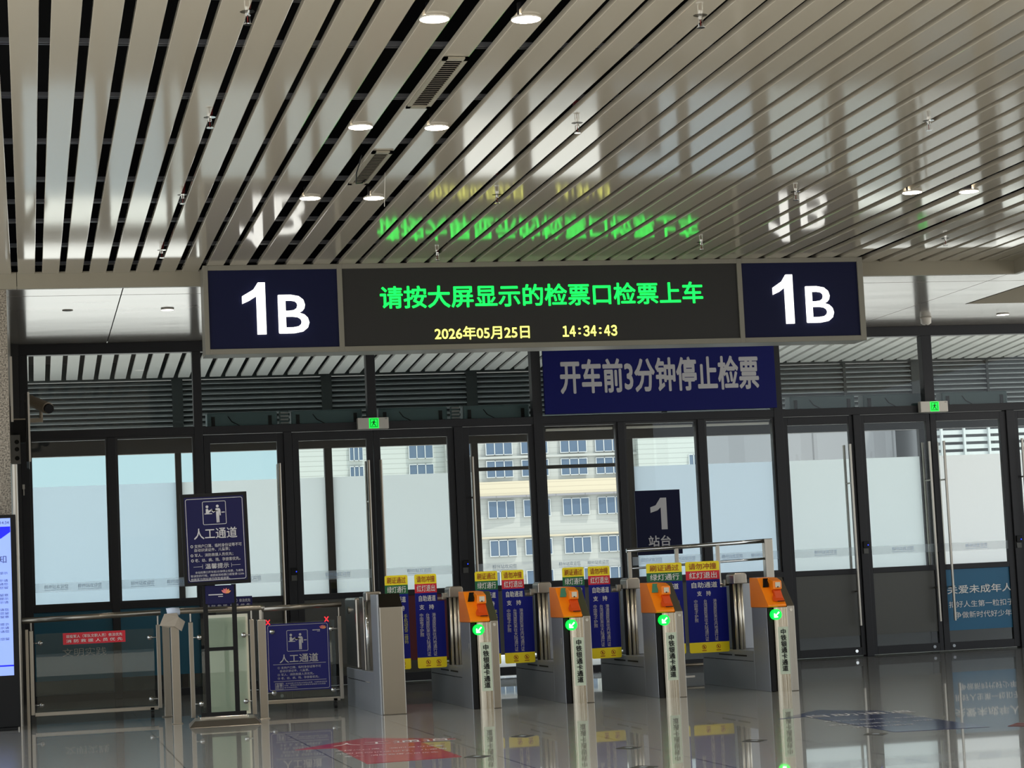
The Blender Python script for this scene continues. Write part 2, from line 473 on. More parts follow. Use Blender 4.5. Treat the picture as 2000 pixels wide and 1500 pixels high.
for i, (x0, x1, cs) in enumerate(((.04, 1.025, (.33, .75)), (1.125, 2.14, (1.42, 1.88)), (6.81, 7.85, (7.1, 7.5)), (7.945, 8.99, (8.25, 8.72)), (9.09, 10.10, (9.4, 9.82)))):
    o = bpy.data.objects['window_%d' % (i+1)]
    b_ = sheet(x0, x1, YF+0.062, 1.395, 1.51).build('guard_stripe', 'band', o)
    m = MB()
    for cx in cs: m.text('柳州站欢迎您', cx, 1.463, 0.055, 0.3, YF+0.06).box(cx-0.15, cx+0.15, YF+0.059, YF+0.06, 1.42, 1.424)
    m.build('stripe_lettering', 'film_text', b_)
# posters in the lower panels
m = MB()
m.text('关爱未成年人', 13.01, 0.855, 0.115, 0.98, YF+0.045, 0.01).text('扣好人生第一粒扣子', 13.02, 0.65, 0.09, 0.98, YF+0.045).text('争做新时代好少年', 13.04, 0.50, 0.09, 0.86, YF+0.045)
m.build('poster_lettering', 'white', doors[6])
MB().text('文明实践', 0.66, 0.62, 0.1, 0.55, YF+0.045).build('poster_lettering', 'letter_grey', bpy.data.objects['window_1'])
MB().text('的', 5.24, 0.83, 0.09, None, YF+0.045).text('工', 5.26, 0.65, 0.09, None, YF+0.045).build('poster_lettering', 'grey', doors[2])

# outer screen of the wind lobby: posts, header, frosted panes
kk = 1.0
scr = bpy.data.objects.new('wall_lobby', None); sc.collection.objects.link(scr); scr.location = (6.5, YO, 0); scr['kind'] = 'structure'; WORLD.add(scr.name)
posts = [(X(45, 1000, YO)-0.02, X(55, 1000, YO)-0.03), (X(345, 1000, YO), X(357, 1000, YO)), (X(637, 1000, YO), X(652, 1000, YO)), (X(923, 960, YO), X(936, 960, YO)),
         (X(1226, 960, YO), X(1239, 960, YO)), (X(1517, 960, YO), X(1527, 960, YO)), (X(1800, 960, YO), X(1813, 960, YO)), (14.6, 14.7), (16.7, 16.8)]
for a, b_ in posts: MB().box(a, b_, YO-0.04, YO+0.06, 0, 3.2).build('post', 'alu', scr, 0.004)
MB().box(-0.2, 18, YO-0.05, YO+0.08, 3.185, 3.42).build('header', 'alu_dark', scr)
MB().box(-0.2, 18, YO-0.03, YO+0.06, 1.05, 1.19).build('mid_rail', 'alu_dark', scr)
for i in range(len(posts)-1):
    x0, x1 = posts[i][1], posts[i+1][0]
    if i == 3:
        MB().box(x0, x1, YO+0.02, YO+0.05, 2.80, 2.85).build('portal_bar', 'alu_dark', scr)
        continue
    sheet(x0, x1, YO, 2.79, 3.185).build('clear_pane', 'glass', scr)
    MB().poly([(x0, YO, 1.19), (x1, YO, 1.19), (x1, YO, 2.79), (x0, YO, 2.79)]).build('frosted_pane', ('frost', 'frost_grey', 'frost_grey', '', 'frost_blue', 'frost_grey', 'frost_warm', 'frost_warm')[i], scr)
    MB().box(x0, x1, YO+0.0, YO+0.02, 0.0, 1.05).build('kick_panel', 'panel_grey', scr)

# canopy outside
cst, cen = 29.3, 34.1
def cz(y): return 4.87-0.0697*(y-31.7)
canopy = struct('ceiling_canopy', MB().hexa([(-6, cst, cz(cst)+.25), (26, cst, cz(cst)+.25), (26, cen+.3, cz(cen)+.25), (-6, cen+.3, cz(cen)+.25), (-6, cst, cz(cst)+.3), (26, cst, cz(cst)+.3), (26, cen+.3, cz(cen)+.3), (-6, cen+.3, cz(cen)+.3)]), 'canopy_deck')
for i in range(82):
    x = -1.6+0.247*i+0.01
    MB().hexa([(x, cst, cz(cst)), (x+.172, cst, cz(cst)), (x+.172, cen, cz(cen)), (x, cen, cz(cen)), (x, cst, cz(cst)+.04), (x+.172, cst, cz(cst)+.04), (x+.172, cen, cz(cen)+.04), (x, cen, cz(cen)+.04)]).build('slat', 'slat_outside', canopy)
# louvre wall beyond the canopy
YL = 34.3
struct('trim_56', MB().box(-3, 19.4, YL-0.1, YL+0.25, 4.69, 5.2), 'beam_dark')
struct('trim_57', MB().box(-3, 19.4, YL-0.02, YL+0.25, 3.56, 3.66), 'beam_dark')
lp = [(-1.6, 0)] + [(X(a, 780, YL), X(b_, 780, YL)) for a, b_ in ((336, 357), (628, 648), (911, 932), (1290, 1300), (1648, 1653), (1781, 1802), (1928, 1932))] + [(18.5, 18.7)]
for i, (a, b_) in enumerate(lp):
    struct('trim_%d' % (60+i), MB().box(a, b_, YL-0.05, YL+0.1, 3.66, 4.69), 'beam_dark')
lbl = ['louvre bank outside behind the far left window pane', 'louvre bank outside behind the pane left of the LED sign', 'louvre bank outside above the left exit light',
       'louvre bank outside just left of the blue stop-checking sign', 'louvre bank outside behind the blue stop-checking sign', 'louvre bank outside between the blue sign and the right exit light',
       'louvre bank outside left of the frame above the right exit light', 'louvre bank outside at the far right edge, above the last door']
for i in range(len(lp)-1):
    x0, x1 = lp[i][1], lp[i+1][0]
    if x1-x0 < 0.3: continue
    r = thing('louvre_bank', lbl[i], 'louvre', ((x0+x1)/2, YL, 3.4), 'louvre banks under the outside canopy')
    m = MB()
    for j in range(12):
        z = 3.69+0.083*j
        m.hexa([(x0, YL-0.03, z), (x1, YL-0.03, z), (x1, YL+0.03, z+0.035), (x0, YL+0.03, z+0.035), (x0, YL-0.03, z+0.012), (x1, YL-0.03, z+0.012), (x1, YL+0.03, z+0.047), (x0, YL+0.03, z+0.047)])
    m.build('blades', 'louvre', r)
    MB().box(x0, x1, YL+0.06, YL+0.07, 3.66, 4.68).build('backing', 'beam_dark', r)

# air curtains behind the upper panes
spec = [(2.33, 3.26, 'leftmost, behind the second upper pane'), (3.45, 4.40, 'left of the left exit light'), (4.62, 5.56, 'right of the left exit light'), (5.78, 6.70, 'next to the blue stop-checking sign on its left'),
        (10.45, 11.42, 'just right of the blue stop-checking sign'), (11.55, 12.62, 'left of the right exit light'), (12.74, 13.75, 'right of the right exit light')]
for x0, x1, wh in spec:
    r = thing('air_curtain', 'grey-green air curtain box above the doors, ' + wh, 'air curtain', ((x0+x1)/2, 28.6, 3.42), 'air curtains above the doors')
    MB().box(x0, x1, 28.5, 28.72, 3.43, 3.655).build('casing', 'teal_box', r, 0.02)
    for x in (x0+0.08, x1-0.1): MB().box(x-0.02, x+0.025, 28.48, 28.5, 3.42, 3.60).box(x-0.02, x+0.025, YF+.1, 28.5, 3.455, 3.465).build('strap', 'black', r)
    a = x0+0.3*(x1-x0)
    MB().tube([(a, 28.49, 3.6), (a+0.05, 28.485, 3.53), (a+0.18, 28.49, 3.46), (a+0.3, 28.5, 3.44)], 0.006, 6).build('cable', 'black', r)
for x0, x1, wh in ((3.305, 3.41, 'between the two air curtains left of the left exit light'), (5.625, 5.73, 'between the two air curtains right of the left exit light')):
    r = thing('vent_grille', 'small pale louvred grille ' + wh, 'vent', ((x0+x1)/2, 28.6, 3.43))
    m = MB()
    for j in range(5): m.box(x0, x1, 28.5, 28.56, 3.44+0.045*j, 3.462+0.045*j)
    m.build('slats', 'grey', r); MB().box(x0-0.01, x1+0.01, 28.56, 28.6, 3.43, 3.66).box(x0, x1, YF+.1, 28.6, 3.455, 3.465).build('body', 'teal_box', r)

# ------------------------------------------------------------------ ceiling fittings
def spot(loc, e, size=R(140), parent=None):
    l_ = bpy.data.lights.new('lamp_light', 'SPOT'); l_.energy = e; l_.spot_size = size; l_.spot_blend = 0.6; l_.color = (1, .9, .76); l_.shadow_soft_size = 0.09
    o = bpy.data.objects.new('lamp_light', l_); sc.collection.objects.link(o); o.location = loc
    return o
def downlight(x, y, z, r_, label, m='lamp', e=60, group='round downlights on the slat ceiling'):
    r = thing('downlight', label, 'ceiling light', (x, y, z), group, local=True)
    n = 28
    MB().tube([(0, 0, -0.015), (0, 0, -0.005), (0, 0, 0)], [r_, r_*1.02, r_*0.95], n, False).build('rim', 'plastic_white', r, smooth=True)
    c = MB(); c.poly([(r_*0.97*math.cos(-2*math.pi*q/n), r_*0.97*math.sin(-2*math.pi*q/n), -0.0145) for q in range(n)]); c.build('lens', m, r)
    MB().tube([(0, 0, -0.003), (0, 0, 0.09)], r_*0.6, 16).build('housing', 'void', r)
    o = spot((0, 0, -0.06), e); o.parent = r
    return r
LZ = CZ
for x, y, tx in ((2.52, 12.77, 'left one of the pair at the top edge'), (3.095, 12.75, 'right one of the pair at the top edge'), (2.525, 15.865, 'left lamp in the middle row, below the big air grille'),
                 (3.113, 15.88, 'right lamp in the middle row, below the big air grille'), (2.514, 18.8, 'left one of the pair nearest the LED sign'), (3.087, 18.81, 'right one of the pair nearest the LED sign'),
                 (8.194, 18.7, 'left lamp of the pair at the right side of the ceiling'), (8.755, 18.67, 'right lamp of the pair at the right side of the ceiling')):
    downlight(x, y, LZ, 0.092, 'bright round downlight, ' + tx)
downlight(1.633, 24.97, SZ, 0.075, 'lit recessed downlight in the white soffit left of the LED sign', 'lamp_dim', 20, 'soffit downlights')
downlight(13.04, 27.0, SZ, 0.085, 'lit recessed downlight in the white soffit at the far right', 'lamp_dim', 20, 'soffit downlights')
r = thing('downlight', 'small unlit dark recessed downlight in the soffit at far left', 'ceiling light', (0.501, 24.95, SZ), local=True)
MB().tube([(0, 0, -0.006), (0, 0, 0.01)], 0.06, 20).build('rim', 'beige', r); MB().tube([(0, 0, -0.008), (0, 0, 0)], 0.045, 20).build('lens', 'black', r)
r = thing('smoke_detector', 'round beige smoke detector on the soffit above the right exit light', 'smoke detector', (12.016, 27.24, SZ), local=True)
MB().tube([(0, 0, -0.1), (0, 0, -0.08), (0, 0, -0.02), (0, 0, 0)], [0.04, 0.07, 0.075, 0.08], 18).build('body', 'plastic_white', r, smooth=True)
MB().tube([(0, 0, -0.105), (0, 0, -0.1)], 0.012, 8).build('lamp', 'black', r)

sproot = None
spr = [(1.363, 12.7, 'top left, in the fifth dark gap'), (1.37, 15.59, 'left of the middle lamp row'), (1.382, 18.66, 'left, over the mirrored 1B'), (1.378, 21.67, 'left, just in front of the fascia'),
       (4.196, 12.65, 'at the top edge right of the lit lane'), (4.189, 15.76, 'in the middle of the slats, over the date mirror image'), (4.2, 18.74, 'over the green mirror writing'), (4.27, 22.06, 'right above the LED screen'),
       (7.04, 15.66, 'upper right among the slats'), (7.03, 18.69, 'beside the right mirrored 1B'), (7.02, 21.56, 'above the right blue 1B panel'), (9.761, 21.48, 'far right, near the fascia below the right lamps')]
for x, y, tx in spr:
    lab = 'small chrome sprinkler between slats, ' + tx
    if sproot is None:
        r = sproot = thing('sprinkler', lab, 'sprinkler', (x, y, CZ), 'sprinklers in the slat ceiling', local=True)
        MB().tube([(0, 0, 0.0), (0, 0, 0.012)], [0.045, 0.03], 16).build('rosette', 'chrome', r)
        m = MB().tube([(0, 0, 0), (0, 0, -0.03)], 0.014, 10).box(-0.018, -0.012, -0.004, 0.004, -0.075, -0.02).box(0.012, 0.018, -0.004, 0.004, -0.075, -0.02)
        m.build('head', 'chrome', r); MB().tube([(0, 0, -0.075), (0, 0, -0.08)], 0.026, 14).build('deflector', 'chrome', r)
        MB().tube([(0, 0, -0.03), (0, 0, -0.07)], 0.003, 6).build('bulb', 'pipe_red', r)
        MB().tube([(0, 0, 0.012), (0, 0, 0.1), (0, 0, 0.2), (0, 0, 0.3)], [0.02, 0.032, 0.022, 0.022], 10).build('drop_pipe', 'pipe_red', r)
    else: dup(sproot, (x, y, CZ), lab)
for x0, x1, y0, y1, tx in ((2.76, 2.935, 13.73, 15.22, 'large louvred air grille between the two nearest lamp rows'), (2.76, 2.93, 16.78, 18.17, 'louvred air grille hanging open between middle and far lamp rows')):
    r = thing('air_grille', tx, 'vent', ((x0+x1)/2, (y0+y1)/2, CZ))
    z = CZ-0.004
    m = MB().box(x0, x0+.03, y0, y1, z-.012, z).box(x1-.03, x1, y0, y1, z-.012, z).box(x0, x1, y0, y0+.07, z-.012, z).box(x0, x1, y1-.07, y1, z-.012, z)
    m.build('frame', 'fascia', r)
    m = MB()
    q = int((y1-y0-.14)/0.055)
    for j in range(q):
        y = y0+.07+.055*j
        m.hexa([(x0+.03, y, z-.01), (x1-.03, y, z-.01), (x1-.03, y+.034, z-.002), (x0+.03, y+.034, z-.002), (x0+.03, y, z-.007), (x1-.03, y, z-.007), (x1-.03, y+.034, z+.001), (x0+.03, y+.034, z+.001)])
    m.build('louvres', 'vent', r)
    MB().box(x0+.02, x1-.02, y0+.05, y1-.05, z, z+.002).build('backing', 'black', r)
r = tag(MB().tube([(2.74, 17.2, CZ+.05), (2.72, 17.4, CZ-.06), (2.76, 17.7, CZ-.09), (2.84, 17.9, CZ-.05), (2.95, 18.0, CZ+.05)], 0.006, 6).build('loose_wire', 'black'), 'loose dark wire drooping from the open air grille', 'wire')
r = tag(MB().tube([(3.044, 17.9, CZ+.04), (3.03, 17.92, CZ-.25)], 0.003, 5).build('loose_wire', 'plastic_white'), 'thin pale wire hanging beside the lamp nearest the LED screen', 'wire')
r = tag(MB().tube([(9.35, 17.6, CZ+.1), (9.36, 17.6, CZ-.1), (9.38, 17.62, CZ-.28)], 0.005, 5).build('loose_wire', 'pipe_red'), 'thin dark red wire hanging at the right edge of the ceiling', 'wire')
r = tag(MB().tube([(-3, 13.9, 5.45), (-1, 13.95, 5.44), (0.6, 14.0, 5.46), (2.0, 14.02, 5.44)], 0.27, 20).build('foil_duct', 'foil', smooth=True), 'wrinkled silver foil duct above the slats in the top left corner', 'duct')

# ------------------------------------------------------------------ the LED sign box
YS = 22.75
r = thing('led_sign', 'wide hanging sign box with green LED writing between two blue 1B panels', 'sign', (5.58, YS, 3.785))
fm = MB().box(1.87, 9.30, YS+0.02, YS+0.36, 3.785, 4.73)
for x0, x1 in ((1.87, 1.92), (3.297, 3.352), (7.803, 7.858), (9.235, 9.30)): fm.box(x0, x1, YS-0.02, YS+0.02, 3.785, 4.735)
for x0, x1 in ((1.92, 3.297), (3.352, 7.803), (7.858, 9.235)): fm.box(x0, x1, YS-0.02, YS+0.02, 3.785, 3.842).box(x0, x1, YS-0.02, YS+0.02, 4.682, 4.735)
fm.build('frame', 'sign_frame', r, 0.003)
for x0, x1, o1, oB in ((1.92, 3.297, (2.274, 2.520), (2.658, 2.972)), (7.858, 9.235, (8.213, 8.448), (8.596, 8.913))):
    p = tag(MB().box(x0, x1, YS, YS+0.02, 3.842, 4.682).build('side_panel', 'sign_blue', r), 'dark blue panel with glowing white 1B')
    a, b_ = o1; z0, z1 = 3.99, 4.545
    s_ = b_-0.095
    one = [(s_, z0), (b_, z0), (b_, z1), (s_+0.02, z1), (s_-0.03, z1-0.075), (a, z1-0.145), (a, z1-0.225), (a+0.07, z1-0.195), (s_, z1-0.145)]
    m = MB().extr([(u, YS-0.03, v) for u, v in one], (0, 0.03, 0))
    m.text('B', (oB[0]+oB[1])/2, 4.20, 0.402, oB[1]-oB[0], YS-0.03, 0.009)
    m.build('lettering', 'led_white', p)
d = tag(MB().box(3.352, 7.803, YS, YS+0.02, 3.842, 4.682).build('screen', 'display', r), 'black LED screen')
m = MB().text('请按大屏显示的检票口检票上车', 5.575, 4.364, 0.236, 3.63, YS-0.004, 0.014)
tag(m.build('message', 'led_green', d), 'green LED message')
tag(MB().text('2026年05月25日', 4.865, 3.962, 0.142, 1.05, YS-0.004, 0.012).build('date', 'led_yellow', d), 'yellow LED date')
mb = MB()
for q, ch in enumerate('１４：３４：４３'):
    mb.text(ch, 5.798+.0785*q, 3.957, .066 if ch == '：' else .112, .022 if ch == '：' else .064, YS-0.004, .022)
tag(mb.build('clock', 'led_yellow', d), 'yellow LED time')

r = thing('notice_sign', 'deep blue sign on the glass front with large grey writing, under the LED sign', 'sign', (8.48, YF, 3.48))
MB().box(6.835, 10.13, YF-0.06, YF-0.01, 3.478, 4.40).build('panel', 'poster_blue', r, 0.003)
MB().text('开车前3分钟停止检票', 8.475, 3.98, 0.445, 2.81, YF-0.064, 0.022).build('lettering', 'letter_grey', r)

def exit_sign(x0, x1, px0, px1, label):
    r = thing('exit_sign', label, 'exit sign', ((x0+x1)/2, YF-0.1, 3.35), 'exit lights')
    MB().box(x0, x1, YF-0.1, YF-0.002, 3.35, 3.50).build('case', 'plastic_white', r, 0.005)
    p = MB().box(px0, px1, YF-0.104, YF-0.1, 3.358, 3.492).build('pictogram_panel', 'exit_green', r)
    cx = (px0+px1)/2; y = YF-0.106
    m = MB().outline(px0+.014, px1-.014, 3.372, 3.482, 0.004, 0.008, y)
    m.disc(cx+.004, y, 3.462, .009, 10)
    for q in ([(cx-.008, 3.452), (cx+.014, 3.45), (cx+.006, 3.415), (cx-.016, 3.418)], [(cx+.006, 3.418), (cx+.024, 3.402), (cx+.028, 3.382), (cx+.018, 3.382), (cx+.012, 3.396), (cx-.004, 3.41)],
              [(cx-.016, 3.42), (cx-.004, 3.414), (cx-.016, 3.39), (cx-.034, 3.388), (cx-.034, 3.396), (cx-.022, 3.4)], [(cx+.01, 3.45), (cx+.034, 3.43), (cx+.03, 3.424), (cx+.01, 3.438)], [(cx-.006, 3.45), (cx-.03, 3.442), (cx-.036, 3.424), (cx-.028, 3.424), (cx-.022, 3.435), (cx-.006, 3.44)]):
        m.poly([(u, y, v) for u, v in q])
    m.build('running_figure', 'exit_dark', p)
    MB().box(x1-.05, x1-.02, YF-0.103, YF-0.1, 3.478, 3.488).build('indicator', 'grey', r)
exit_sign(4.275, 4.688, 4.425, 4.552, 'white box exit light with green running figure, above the left doors')
exit_sign(12.235, 12.646, 12.378, 12.506, 'white box exit light with green running figure, above the right doors')

# card readers on the door posts
for x, z, tx in ((3.375, 1.50, 'post right of the stand sign'), (5.66, 1.50, 'door post behind the leftmost orange gate'), (11.33, 1.515, 'post of the right double door'), (13.63, 1.50, 'last door post at the right edge')):
    r = thing('card_reader', 'small black card reader with blue light on the ' + tx, 'card reader', (x, YF, z-.07), 'card readers on the door posts', local=True)
    MB().box(-.04, .04, -.03, .0, 0.05, .14).build('body', 'black', r, 0.004)
    MB().box(-.04, .03, -.02, .0, -.03, 0.04).build('lower_box', 'panel_grey', r)
    MB().box(.018, .03, -.032, -.03, .08, .095).build('light', 'blue_dot', r)

# platform sign stuck on the clear window
r = thing('platform_sign', 'blue sign with a large grey 1 on the window behind the gates', 'sign', (8.3, YF+.05, 1.7))
x0, x1 = X(1243, 1000, YF), X(1331, 1000, YF)
zt, zb = at(1285, 957, YF).z, at(1290, 1083, YF).z
MB().box(x0, x1, YF+.04, YF+.06, zb, zt).build('panel', 'sign_blue', r)
m = MB()
cx = (x0+x1)/2
a, b_, z0, z1 = X(1272, 1000, YF), X(1304, 1000, YF), at(1290, 1034, YF).z, at(1290, 972, YF).z
s_ = b_-0.085
m.poly([(u, YF+.037, v) for u, v in ((s_, z0), (b_, z0), (b_, z1), (s_, z1), (s_-.07, z1-.1), (a, z1-.125), (a, z1-.2), (a+.1, z1-.17), (s_, z1-.13))])
m.text('站台', cx, at(1290, 1056, YF).z, .14, .31, YF+.037, 0.015)
m.build('lettering', 'letter_grey', r)

# ------------------------------------------------------------------ ticket gates
def board_icons(m, x0, x1, y, z):
    for cx in (x0+(x1-x0)*.36, x0+(x1-x0)*.72):
        for q in range(16):
            a = 2*math.pi*q/16; b_ = 2*math.pi*(q+1)/16
            m.poly([(cx+.02*math.cos(a), y, z+.02*math.sin(a)), (cx+.02*math.cos(b_), y, z+.02*math.sin(b_)), (cx+.025*math.cos(b_), y, z+.025*math.sin(b_)), (cx+.025*math.cos(a), y, z+.025*math.sin(a))])
        m.poly([(cx-.016, y, z+.012), (cx-.012, y, z+.016), (cx+.016, y, z-.012), (cx+.012, y, z-.016)])
        m.poly([(cx-.004, y, z+.012), (cx+.006, y, z+.008), (cx+.004, y, z-.012), (cx-.01, y, z-.012)])
        m.box(cx-.025, cx+.025, y, y+.0005, z-.042, z-.034)
def rr(x0, x1, z0, z1, rtl, rtr, rbl, rbr):
    o = []
    for cx, cz_, st, r_ in ((x1-rtr, z1-rtr, 0, rtr), (x0+rtl, z1-rtl, 90, rtl), (x0+rbl, z0+rbl, 180, rbl), (x1-rbr, z0+rbr, 270, rbr)):
        if r_ == 0: o.append((cx, cz_)); continue
        for q in range(4):
            g = R(st+q*30); o.append((cx+r_*math.cos(g), cz_+r_*math.sin(g)))
    return o
def lane_board(red, xl, xr, xo, label):
    """xl..xr: upper part; xo: outer edge of the lower part beside the gate"""
    Y = 22.6; r = thing('lane_board', label, 'board', ((xl+xr)/2, Y, .39), 'blue boards on the gate flaps')
    lo, hi = (xl, xo) if red else (xo, xr)
    b_ = 0.018
    e = lambda pts: [(u, Y, v) for u, v in pts]
    L = [(lo, .5), (hi, .5), (hi, 1.09), (xr, 1.09), (xr, 1.18), (xl, 1.18)] if red else [(lo, .5), (hi, .5), (hi, 1.18), (xl, 1.18), (xl, 1.09), (lo, 1.09)]
    MB().extr(e(L), (0, .012, 0)).build('blue_panel', 'board_blue', r)
    top = MB().extr(e(rr(xl, xr, 1.276, 1.378, b_, b_, 0, 0)), (0, .012, 0)).build('top_band', 'yellow', r)
    mid = MB().extr(e(rr(xl, xr, 1.18, 1.276, 0, 0, 0, 0)), (0, .012, 0)).build('second_band', 'red' if red else 'green', r)
    bot = MB().extr(e(rr(lo, hi, .388, .5, 0, 0, b_, b_)), (0, .012, 0)).build('bottom_band', 'yellow', r)
    wd = xr-xl; cx = (xl+xr)/2; y = Y-.003
    MB().text('请勿冲撞' if red else '刷证通过', cx, 1.326, .068, wd*.82, y, .004).build('lettering', 'brown_text', top)
    MB().text('红灯退出' if red else '绿灯通行', cx, 1.228, .068, wd*.82, y, .006).build('lettering', 'white', mid)
    m = MB(); board_icons(m, lo, hi, y, .45); m.build('warning_icons', 'brown_text', bot)
    MB().text('自助通道', cx+(.01 if red else -.0), 1.122, .062, wd*.76, y, .006).build('heading', 'white', r)
    MB().text('支   持', cx, 1.03, .052, None, y, .006).build('sub_heading', 'white', r)
    cols = ('中\n国\n电\n子\n护\n照', '台\n湾\n居\n民\n来\n往\n大\n陆\n通\n行\n证', '港\n澳\n居\n民\n来\n往\n内\n地\n通\n行\n证')
    st = .33*wd
    for q, c in enumerate(cols if red else cols[:2]):
        nn = len(c)//2+1; hh = nn*.041
        MB().text(c, cx+(q-.9)*st*.86, .965-hh/2, hh, .041, y, spacing=.9).build('text_column', 'letter_grey', r)
    if not red:
        c = '手\n机\n动\n态\n二\n维\n码'
        MB().text(c, cx+1.05*st, .965-.155, .31, .04, y, spacing=.9).build('side_lettering', 'yellow_text', r)
    # clamp that holds the board to the gate
    ex = hi if red else lo
    MB().box(ex-.02, ex+.03, Y-.01, Y+.05, 1.10, 1.17).box(ex-.07 if red else ex, ex if red else ex+.07, Y+.013, Y+.03, 1.10, 1.13).build('clamp', 'steel', r, 0.004)
    return r

def turnstile_body(g, right_gate=True, left_gate=True):
    """local frame: x right, y away from the passenger, z up"""
    MB().extr([(.195, 0, 0), (.195, 0, .872), (.195, .33, 1.17), (.195, .56, 1.17), (.195, .56, 0)], (.08, 0, 0)).build('cheek', 'steel', g, 0.006)
    # rounded front column
    pts = []
    for q in range(10):
        a = R(180+q*10)
        pts.append((.128+.076*math.cos(a), .08+.08*math.sin(a), 0))
    pts += [(.194, 0, 0), (.194, .2, 0), (.052, .2, 0)]
    fc = MB().extr(pts, (0, 0, .862)).build('front_column', 'steel_brushed', g, smooth=True)
    fc.data.set_sharp_from_angle(angle=R(40))
    MB().box(0, .19, .09, .56, 0, .865).build('front_body', 'steel_dark', g, 0.004)
    MB().box(.003, .054, .05, .09, 0, .862).build('dark_reflection', 'black', g, 0.006)  # black strip in place of the dark reflection along the column's left
    MB().box(-.004, 0, .16, .19, .6, .66).build('side_label', 'grey', g)
    MB().tube([(.235, -.006, .835), (.235, 0, .835)], .016, 12).build('key_lock', 'chrome', g)
    # low rear cabinet with slots
    c = MB().box(.0, .275, .562, 2.35, 0, .41).build('rear_cabinet', 'steel_dark', g, 0.005)
    MB().box(-.003, 0, .8, 1.2, .345, .36).box(-.003, 0, 1.3, 1.75, .345, .36).build('cabinet_slots', 'black', c)
    MB().box(-.003, 0, .58, 2.3, .296, .303).build('cabinet_seam', 'chrome', c)
    # gate pillar with retracted flap rods
    MB().box(.1, .235, 1.22, 1.75, .41, 1.12).build('gate_pillar', 'steel_dark', g, 0.01)
    MB().extr([(x, 1.1, z) for x, z in rr(.0, .15, 1.118, 1.235, .03, .03, 0, 0)], (0, .26, 0)).build('gate_cap', 'steel', g, 0.008)
    for x, y in ((.02, 1.15), (.06, 1.13), (.1, 1.16)):
        MB().tube([(x, y, 1.12), (x, y, .41)], .017, 10).build('flap_rod', 'chrome_warm', g, smooth=True)
    MB().box(.0, .1, 1.24, 1.27, .41, 1.12).build('flap_edge', 'black', g)
    MB().box(.0, .275, 1.76, 2.3, .41, .425).build('deck', 'steel', g)
def reader_head(g, lit):
    h = MB()
    pf = [(0, .008, .866), (0, .0, .885), (0, .30, 1.172), (0, .56, 1.178), (0, .56, .866)]
    h.extr([(-.008, b_, c) for _, b_, c in pf], (.2, 0, 0))
    hd = h.build('reader_head', 'orange', g, 0.006)
    # slope direction
    def sl(u, off=0.0):                       # u in 0..1 along the slope
        return (0.0+.30*u - .69*off, .885+.287*u + .72*off)
    s0 = sl(.96, .007); s1 = sl(.64, .007)
    MB().poly([(.012, s1[0], s1[1]), (.078, s1[0], s1[1]), (.112, s0[0], s0[1]), (.05, s0[0], s0[1])]).build('screen', 'screen_green' if lit else 'screen_off', hd)
    # hood with the scan window, its throat and tray
    hood = MB().extr([(.09, .09, 1.05), (.09, .095, 1.135), (.09, .24, 1.172), (.09, .30, 1.12), (.09, .19, 1.03)], (.095, 0, 0)).build('scan_hood', 'orange', hd, 0.008)
    MB().box(.112, .166, .084, .092, 1.07, 1.122).build('scan_window', 'lens_white', hood)
    MB().box(.13, .145, .082, .084, 1.066, 1.078).build('scan_eye', 'black', hood)
    MB().extr([(.095, .125, 1.06), (.095, .05, .955), (.095, .12, .955), (.095, .2, 1.03)], (.085, 0, 0)).build('throat', 'orange_dark', hd, 0.006)
    MB().extr([(.06, .055, .96), (.185, .055, .95), (.175, .10, 1.0), (.085, .10, 1.0)], (0, -.035, -.03)).build('tray', 'orange_dark', hd, 0.006)
    MB().box(.1, .18, .012, .016, .922, .93).build('card_slot', 'black', hd)
def lamp_and_sticker(g):
    l_ = MB().tube([(.075, -.012, .79), (.075, .06, .79)], .054, 24).build('signal_lamp', 'arrow_green', g)
    m = MB(); y = -.014
    for q in ([(-.03, -.03), (-.03, .012), (-.017, .012), (-.017, -.017), (.012, -.017), (.012, -.03)], [(-.026, -.018), (-.017, -.026), (.03, .02), (.021, .03)]):
        m.poly([(.075+u, y, .79+v) for u, v in q])
    m.build('signal_arrow', 'arrow_white', l_)
    s_ = MB().box(.082, .193, -.003, -.001, .178, .662).build('lane_sticker', 'sticker', g)
    MB().text('中\n铁\n银\n通\n卡\n通\n道', .137, .425, .43, .06, -.005, .018, spacing=1.0).build('lettering', 'black', s_)
gx = [(4.305, 21.30, 0), (5.267, 21.30, 1), (6.245, 21.30, 1), (7.425, 21.22, 0)]
gl = ['with dark screen, beside the bare steel end gate', 'with lit screen, second orange one from the left', 'with lit screen, third orange one from the left', 'with dark screen, rightmost, beside the blue floor arrow']
for (x, y, lit), tx in zip(gx, gl):
    g = thing('ticket_gate', 'steel ticket gate with orange reader head ' + tx, 'ticket gate', (x, y, 0), 'ticket gates with orange readers', local=True)
    turnstile_body(g); reader_head(g, lit); lamp_and_sticker(g)
